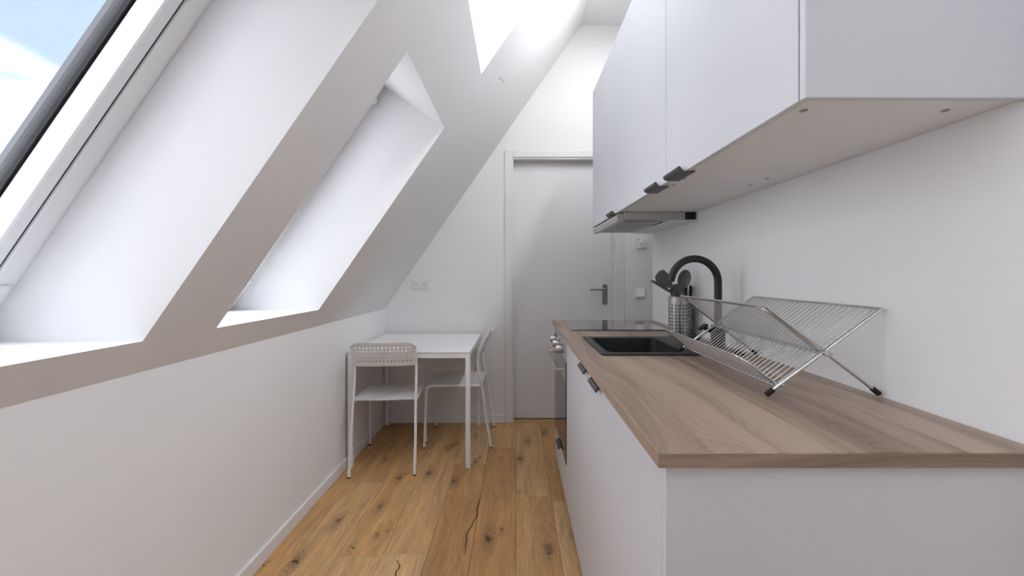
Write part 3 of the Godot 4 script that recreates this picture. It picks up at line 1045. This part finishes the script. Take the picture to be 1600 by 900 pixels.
func cutlery() -> void:
	var ax := 0.784
	var ad := 1.925
	var bx := 0.8435
	var bd := 1.998
	holder(ax, ad, "perforated steel cutlery holder full of dark cooking utensils beside the sink")
	holder(bx, bd, "perforated steel cutlery holder with two knife handles, against the wall")
	var foot := WT + 0.006
	# each utensil: handle from the bottom of the holder, then its head
	var o := thing("spatula", "dark grey spatula leaning out of the steel holder, seen edge-on", "utensil", Vector3(ax, foot, -ad))
	var m := MB.new()
	var p0 := Vector3(ax - 0.004, foot, -ad - 0.002)
	var p1 := Vector3(ax - 0.031, 1.113, -ad - 0.002)
	m.tube([p0, p0.lerp(p1, 0.7), p1], 0.005, 8)
	part(o, "handle", m, M.nylon)
	m = MB.new()
	var ay := Vector3(-0.095, 0.058, 0).normalized()
	blade(m, [Vector2(-0.012, 0), Vector2(0.012, 0), Vector2(0.022, 0.03), Vector2(0.024, 0.115), Vector2(-0.024, 0.115), Vector2(-0.022, 0.03)], p1 - ay * 0.004, Vector3(0, 0, 1), ay, 0.006)
	part(o, "blade", m, M.nylon)
	o = thing("turner", "broad dark turner head tilted out of the steel holder", "utensil", Vector3(ax, foot, -ad))
	m = MB.new()
	p0 = Vector3(ax + 0.006, foot, -ad - 0.026)
	p1 = Vector3(0.759, 1.146, -ad - 0.025)
	m.tube([p0, p0.lerp(p1, 0.6), p1], 0.005, 8)
	part(o, "handle", m, M.nylon)
	m = MB.new()
	ay = Vector3(-0.74, 0.62, -0.2).normalized()
	var axx := Vector3(0.72, 0.62, 0.30)
	axx = (axx - ay * axx.dot(ay)).normalized()
	blade(m, [Vector2(-0.008, -0.004), Vector2(0.008, -0.004), Vector2(0.034, 0.022), Vector2(0.040, 0.075), Vector2(0.02, 0.088), Vector2(-0.012, 0.085), Vector2(-0.036, 0.055), Vector2(-0.030, 0.02)], p1, axx, ay, 0.005)
	part(o, "head", m, M.nylon)
	o = thing("serving_spoon", "large dark oval spoon standing upright in the steel holder", "utensil", Vector3(ax, foot, -ad))
	m = MB.new()
	p0 = Vector3(ax + 0.022, foot, -ad + 0.006)
	p1 = Vector3(ax + 0.024, 1.135, -ad + 0.006)
	m.tube([p0, p0.lerp(p1, 0.6), p1], 0.0055, 8)
	part(o, "handle", m, M.nylon)
	m = MB.new()
	var sp := []
	for i in 7:
		var lp := []
		var f := i / 6.0
		for k in 20:
			var a := TAU * k / 20
			var q := Vector2(cos(a) * 0.030, sin(a) * 0.047) * (1.0 - f * 0.97)
			lp.append(p1 + Vector3(0.004, 0.042, 0) + Vector3(0.93, -0.25, 0.25).normalized() * q.x + Vector3(0.22, 0.96, 0.06).normalized() * q.y + Vector3(0.2, 0.05, -0.97) * 0.014 * sin(f * PI / 2))
		sp.append(lp)
	m.skin(sp, p1 + Vector3(0.004, 0.042, 0.05))
	part(o, "bowl", m, M.nylon)
	o = thing("pasta_server", "dark pasta server with prongs rising from the steel holder", "utensil", Vector3(ax, foot, -ad))
	m = MB.new()
	p0 = Vector3(ax - 0.004, foot, -ad + 0.028)
	p1 = Vector3(ax - 0.016, 1.098, -ad + 0.031)
	m.tube([p0, p0.lerp(p1, 0.6), p1], 0.006, 8)
	part(o, "handle", m, M.nylon)
	m = MB.new()
	blade(m, [Vector2(-0.008, -0.01), Vector2(0.012, -0.01), Vector2(0.027, 0.02), Vector2(0.030, 0.05), Vector2(0.02, 0.062), Vector2(-0.016, 0.056), Vector2(-0.024, 0.03)], p1, Vector3(0.96, 0.1, 0.25).normalized(), Vector3(-0.2, 0.96, 0.15).normalized(), 0.007)
	part(o, "head", m, M.nylon)
	for k in 4:
		m = MB.new()
		var b: Vector3 = p1 + Vector3(-0.022 + 0.006 * k, 0.045 - 0.012 * k, 0.004 + 0.003 * k)
		m.tube([b, b + Vector3(-0.018, 0.002, 0.006), b + Vector3(-0.030, -0.008, 0.010)], 0.004, 8, true, [0.0045, 0.004, 0.002])
		part(o, "prong", m, M.nylon)
	for k in 2:
		var kx := bx + 0.010 + 0.022 * k
		o = thing("kitchen_knife", ["black-handled kitchen knife standing beside the large spoon", "black-handled kitchen knife standing closest to the wall"][k], "knife", Vector3(kx, foot, -bd))
		m = MB.new()
		m.tube([Vector3(kx, 1.045, -bd), Vector3(kx, 1.09, -bd), Vector3(kx + 0.001, 1.135, -bd), Vector3(kx + 0.001, 1.147, -bd)], 0.008, 10, true, [0.007, 0.0085, 0.0078, 0.004])
		part(o, "handle", m, M.matte)
		m = MB.new()
		blade(m, [Vector2(-0.009, 0.14), Vector2(0.009, 0.14), Vector2(0.009, 0.03), Vector2(0.0, 0.0), Vector2(-0.009, 0.02)], Vector3(kx, foot, -bd), Vector3(0.5, 0, 0.86), Vector3.UP, 0.0015)
		part(o, "blade", m, M.steel)

func dish_rack() -> void:
	var d0 := 0.957
	var d1 := 1.470
	var o := thing("dish_rack", "folding chrome wire dish rack shaped like an X on the worktop", "dish rack", Vector3(0.745, WT, -(d0 + d1) / 2))
	var fr := 0.0042
	var lf := Vector2(0.607, WT + 0.0118)
	var rf := Vector2(0.876, WT + 0.0118)
	var tr := Vector2(0.880, 1.118)
	var tl := Vector2(0.606, 1.122)
	var pv := Vector2(0.743, 1.012)
	# two crossing frames: side bars at both ends and rails between them
	var bars := [[lf, tr, 0.0], [rf, tl, 0.009]]
	for b in bars:
		for e in [d0 + b[2], d1 - b[2]]:
			var m := MB.new()
			var dy := 0.007 if e > 1.4 and b[0] == lf else 0.0
			var foot := Vector3(b[0].x, b[0].y + dy, -e)
			m.tube([foot, Vector3(b[1].x, b[1].y, -e)], fr, 10)
			var br := part(o, "side_bar", m, M.chrome)
			m = MB.new()
			var dir: Vector3 = (Vector3(b[1].x, b[1].y, -e) - foot).normalized()
			m.tube([foot - dir * 0.006, foot + dir * 0.014], 0.0066, 10)
			part(br, "rubber_foot", m, M.rubber, "black rubber foot")
	var low := Vector2(0.636, 0.930)
	var lt := Vector2(0.545, 0.999)
	var rails := [[tr, d0, d1], [tl, d0 + 0.009, d1 - 0.009], [pv + Vector2(0.008, -0.002), d0 - 0.012, d1 + 0.012], [pv + Vector2(-0.008, -0.002), d0 - 0.004, d1 + 0.004], [low + Vector2(0.004, 0.004), d0 - 0.012, d1 + 0.012], [low + Vector2(-0.005, -0.002), d0, d1]]
	for r in rails:
		var m := MB.new()
		m.tube([Vector3(r[0].x, r[0].y, -r[1]), Vector3(r[0].x, r[0].y, -r[2])], 0.0032, 8)
		part(o, "rail", m, M.chrome)
	# lower panel frame, bent from one wire, and a matching inner frame on the left wing
	var wing := func(a: Vector2, b: Vector2, e0: float, e1: float, r: float) -> MB:
		var m := MB.new()
		var u := (b - a).normalized()
		var p := [Vector3(a.x, a.y, -e0)]
		var len_ := a.distance_to(b)
		for side in 2:
			for k in 6:
				var t: float = PI / 2 * k / 5.0
				if side == 1:
					t = PI / 2 - t
				var along := len_ - r + r * sin(t)
				var off := r - r * cos(t)
				var q := a + u * along
				p.append(Vector3(q.x, q.y, -(e0 + off) if side == 0 else -(e1 - off)))
		p.append(Vector3(a.x, a.y, -e1))
		m.tube(p, 0.003, 8)
		return m
	part(o, "lower_frame", wing.call(low, lt, d0 + 0.004, d1 - 0.004, 0.035), M.chrome)
	part(o, "wing_frame", wing.call(pv, tl + Vector2(0.004, -0.003), d0 + 0.022, d1 - 0.022, 0.035), M.chrome)
	# wires
	var count := 27
	var runs := [[pv, tr], [pv, tl], [low, pv], [low, lt]]
	for r in runs:
		var a := Vector3(r[0].x, r[0].y, 0)
		var b := Vector3(r[1].x, r[1].y, 0)
		var m := MB.new()
		m.tube([a, b], 0.00145, 6)
		var mid := Vector3(0.745, WT, 0)
		var shared := m.mesh(mid)
		for k in count:
			var w := MeshInstance3D.new()
			w.name = "wire"
			w.mesh = shared
			w.material_override = M.chrome
			w.position = Vector3(0, 0, (d0 + d1) / 2 - lerpf(d0 + 0.018, d1 - 0.018, k / float(count - 1)))
			o.add_child(w, true)
	for e in [d0 - 0.006, d1 + 0.006]:
		var m := MB.new()
		m.lathe(Vector3(pv.x, pv.y, -e), Vector3(0, 0, 1) if e < 1.2 else Vector3(0, 0, -1), [Vector2(0.0075, -0.012), Vector2(0.0075, 0.003), Vector2(0.004, 0.004), Vector2(0.0, 0.004)], 14)
		part(o, "pivot", m, M.chrome)

func table() -> void:
	var x0 := -1.044
	var x1 := -0.281
	var d0 := 2.463
	var d1 := 3.200
	var h := 0.724
	var o := thing("dining_table", "small square white table in the corner under the sloped roof", "table", Vector3((x0 + x1) / 2, 0, -(d0 + d1) / 2))
	var m := MB.new()
	m.box(x0, x1, h - 0.011, h, d0, d1, 0.002)
	part(o, "tabletop", m, M.paint)
	m = MB.new()
	var y := h - 0.042
	m.box(x0 + 0.03, x1 - 0.03, y, h - 0.012, d0 + 0.004, d0 + 0.026, 0.001)
	m.box(x0 + 0.03, x1 - 0.03, y, h - 0.012, d1 - 0.026, d1 - 0.004, 0.001)
	m.box(x0 + 0.004, x0 + 0.026, y, h - 0.012, d0 + 0.03, d1 - 0.03, 0.001)
	m.box(x1 - 0.026, x1 - 0.004, y, h - 0.012, d0 + 0.03, d1 - 0.03, 0.001)
	part(o, "apron", m, M.paint)
	for lx in [x0 + 0.002, x1 - 0.031]:
		for ld in [d0 + 0.002, d1 - 0.031]:
			m = MB.new()
			m.box(lx, lx + 0.029, 0.0, h - 0.012, ld, ld + 0.029, 0.002)
			part(o, "leg", m, M.paint)

func chairs() -> void:
	var o := thing("dining_chair", "white metal chair with its perforated backrest towards the kitchen, pushed under the table", "chair", Vector3.ZERO, "white perforated chairs")
	var r := 0.0088
	for s in [-1.0, 1.0]:
		var m := MB.new()
		var p := [Vector3(s * 0.193, 0.006, -0.225), Vector3(s * 0.190, 0.38, -0.212)]
		for k in 6:
			var a := PI / 2 * k / 5.0
			p.append(Vector3(s * 0.188, 0.385 + 0.045 * sin(a), -0.165 - 0.046 * cos(a)))
		p.append(Vector3(s * 0.186, 0.43, 0.16))
		m.tube(p, r, 10)
		part(o, "front_leg", m, M.paint)
		m = MB.new()
		var q := []
		var key := [Vector2(0.006, 0.235), Vector2(0.22, 0.203), Vector2(0.43, 0.172), Vector2(0.53, 0.150), Vector2(0.60, 0.141), Vector2(0.65, 0.148), Vector2(0.70, 0.165), Vector2(0.775, 0.204)]
		for k in key:
			q.append(Vector3(s * (0.186 + (0.004 if k.x < 0.3 else 0.0)), k.x, k.y))
		m.tube(q, r, 10)
		part(o, "rear_leg", m, M.paint)
		for e in [Vector3(s * 0.193, 0, -0.225), Vector3(s * 0.190, 0, 0.236)]:
			m = MB.new()
			m.lathe(e, Vector3.UP, [Vector2(0.0, 0.0), Vector2(0.0085, 0.0), Vector2(0.0095, 0.006), Vector2(0.0095, 0.009)], 12)
			part(o, "foot_cap", m, M.rubber, "black foot cap")
		for e in [-0.13, 0.10]:
			m = MB.new()
			m.lathe(Vector3(s * 0.15, 0.418, e), Vector3.UP, [Vector2(0.0, 0.0), Vector2(0.011, 0.0), Vector2(0.011, 0.012)], 12)
			part(o, "bumper", m, M.rubber, "black bumper under the seat")
	for e in [-0.12, 0.13]:
		var m := MB.new()
		m.tube([Vector3(-0.186, 0.428, e), Vector3(0.186, 0.428, e)], 0.007, 8)
		part(o, "cross_bar", m, M.paint)
	# seat
	var m := MB.new()
	var f := func(u: float, w: float) -> Vector3:
		var x := (u - 0.5) * 2.0
		var z := lerpf(0.175, -0.222, w)
		var y := 0.4445 - 0.012 * (1.0 - x * x) * sin(clampf(w, 0.0, 1.0) * PI) - 0.010 * pow(absf(x), 6.0) - 0.016 * pow(w, 8.0)
		y -= 0.008 * (1.0 - x * x) * pow(1.0 - w, 5.0)
		return Vector3(x * lerpf(0.190, 0.199, w), y, z)
	m.perforated(17, 15, f, 0.004, 0.56, func(i: int, j: int) -> bool: return i > 0 and i < 16 and j > 0 and j < 14)
	part(o, "seat", m, M.paint)
	# backrest
	m = MB.new()
	var back := func(u: float, w: float) -> Vector3:
		var x := (u - 0.5) * 2.0
		var corner := pow(clampf((w - 0.72) / 0.28, 0.0, 1.0), 2.5) * pow(absf(x), 10.0)
		var y := lerpf(0.643, 0.795, w) - 0.030 * corner - 0.006 * pow(1.0 - w, 4.0) * 0.0
		var z := lerpf(0.150, 0.214, w) + 0.016 * (1.0 - x * x) + 0.012 * (1.0 - pow(absf(x), 4.0))
		return Vector3(x * 0.1925, y, z)
	m.perforated(17, 7, back, 0.004, 0.58, func(i: int, j: int) -> bool: return i > 0 and i < 16 and j > 0 and j < 6)
	part(o, "backrest", m, M.paint)
	o.position = Vector3(-0.815, 0, -2.597)
	o.rotation.y = deg_to_rad(5.0)
	var c := o.duplicate()
	c.name = numbered("dining_chair")
	add_child(c, true)
	describe(c, "white metal chair seen side-on, tucked under the table beside the door", "chair", "white perforated chairs")
	c.position = Vector3(-0.408, 0, -2.945)
	c.rotation.y = deg_to_rad(90.0)

func electrics() -> void:
	var m := MB.new()
	var o := thing("double_socket", "white double power socket on the back wall above the table", "socket", Vector3(-0.773, 1.122, -BACK))
	m.box(-0.849, -0.698, 1.081, 1.163, BACK - 0.009, BACK, 0.003)
	part(o, "frame", m, M.white)
	for cx in [-0.809, -0.738]:
		m = MB.new()
		var c := Vector3(cx, 1.122, -BACK + 0.009)
		m.block(c + Vector3(0, 0, 0.002), Vector3(0.0275, 0, 0), Vector3(0, 0.0275, 0), Vector3(0, 0, 0.002), 0.001)
		var ins := part(o, "socket_insert", m, M.white)
		m = MB.new()
		m.lathe(c, Vector3(0, 0, 1), [Vector2(0.022, 0.004), Vector2(0.021, 0.0055), Vector2(0.0195, 0.0055), Vector2(0.019, 0.0042), Vector2(0.0, 0.0042)], 24)
		part(ins, "socket_well", m, M.doorpaint)
		for s in [-1.0, 1.0]:
			m = MB.new()
			m.lathe(c + Vector3(s * 0.0095, 0, 0.0042), Vector3(0, 0, 1), [Vector2(0.0028, 0.0), Vector2(0.0026, 0.0004), Vector2(0.0, 0.0004)], 10)
			part(ins, "contact_hole", m, M.nylon)
	o = thing("light_switch", "plain white square light switch beside the door at lever height", "switch", Vector3(1.008, 1.05, -BACK))
	m = MB.new()
	m.box(0.967, 1.049, 1.009, 1.091, BACK - 0.009, BACK, 0.003)
	part(o, "frame", m, M.white)
	m = MB.new()
	m.block(Vector3(1.008, 1.05, -BACK + 0.011), Vector3(0.031, 0, 0), Vector3(0, 0.031, 0), Vector3(0, 0.0016, 0.003), 0.001)
	part(o, "rocker", m, M.white)
	o = thing("thermostat", "small white wall control beside the door under the cooker hood", "wall control", Vector3(1.02, 1.454, -BACK))
	m = MB.new()
	m.box(0.98, 1.062, 1.413, 1.495, BACK - 0.022, BACK, 0.004)
	part(o, "case", m, M.white)
	m = MB.new()
	m.lathe(Vector3(1.021, 1.458, -BACK + 0.022), Vector3(0, 0, 1), [Vector2(0.022, 0.0), Vector2(0.020, 0.010), Vector2(0.0, 0.011)], 24)
	part(o, "dial", m, M.white)
	m = MB.new()
	m.box(0.985, 1.005, 1.487, 1.49, BACK - 0.0228, BACK - 0.022)
	part(o, "mark", m, M.nylon)
	# tiny hook in the sloped ceiling
	var hp := Vector3(-0.0402 * 2.285, EYE + 0.4936 * 2.285, -2.285)
	var l := sqrt(1.0 + RISE * RISE)
	var nn := Vector3(RISE, -1, 0) / l
	o = thing("ceiling_hook", "tiny metal hook screwed into the sloped ceiling between the roof windows and the door", "hook", hp)
	m = MB.new()
	m.tube([hp, hp + nn * 0.02, hp + nn * 0.026 + Vector3(0, -0.006, 0), hp + nn * 0.022 + Vector3(0, -0.012, 0)], 0.0018, 8)
	part(o, "hook", m, M.hook)
	m = MB.new()
	m.lathe(hp, nn, [Vector2(0.006, 0.0), Vector2(0.005, 0.002), Vector2(0.0, 0.002)], 12)
	part(o, "collar", m, M.hook)
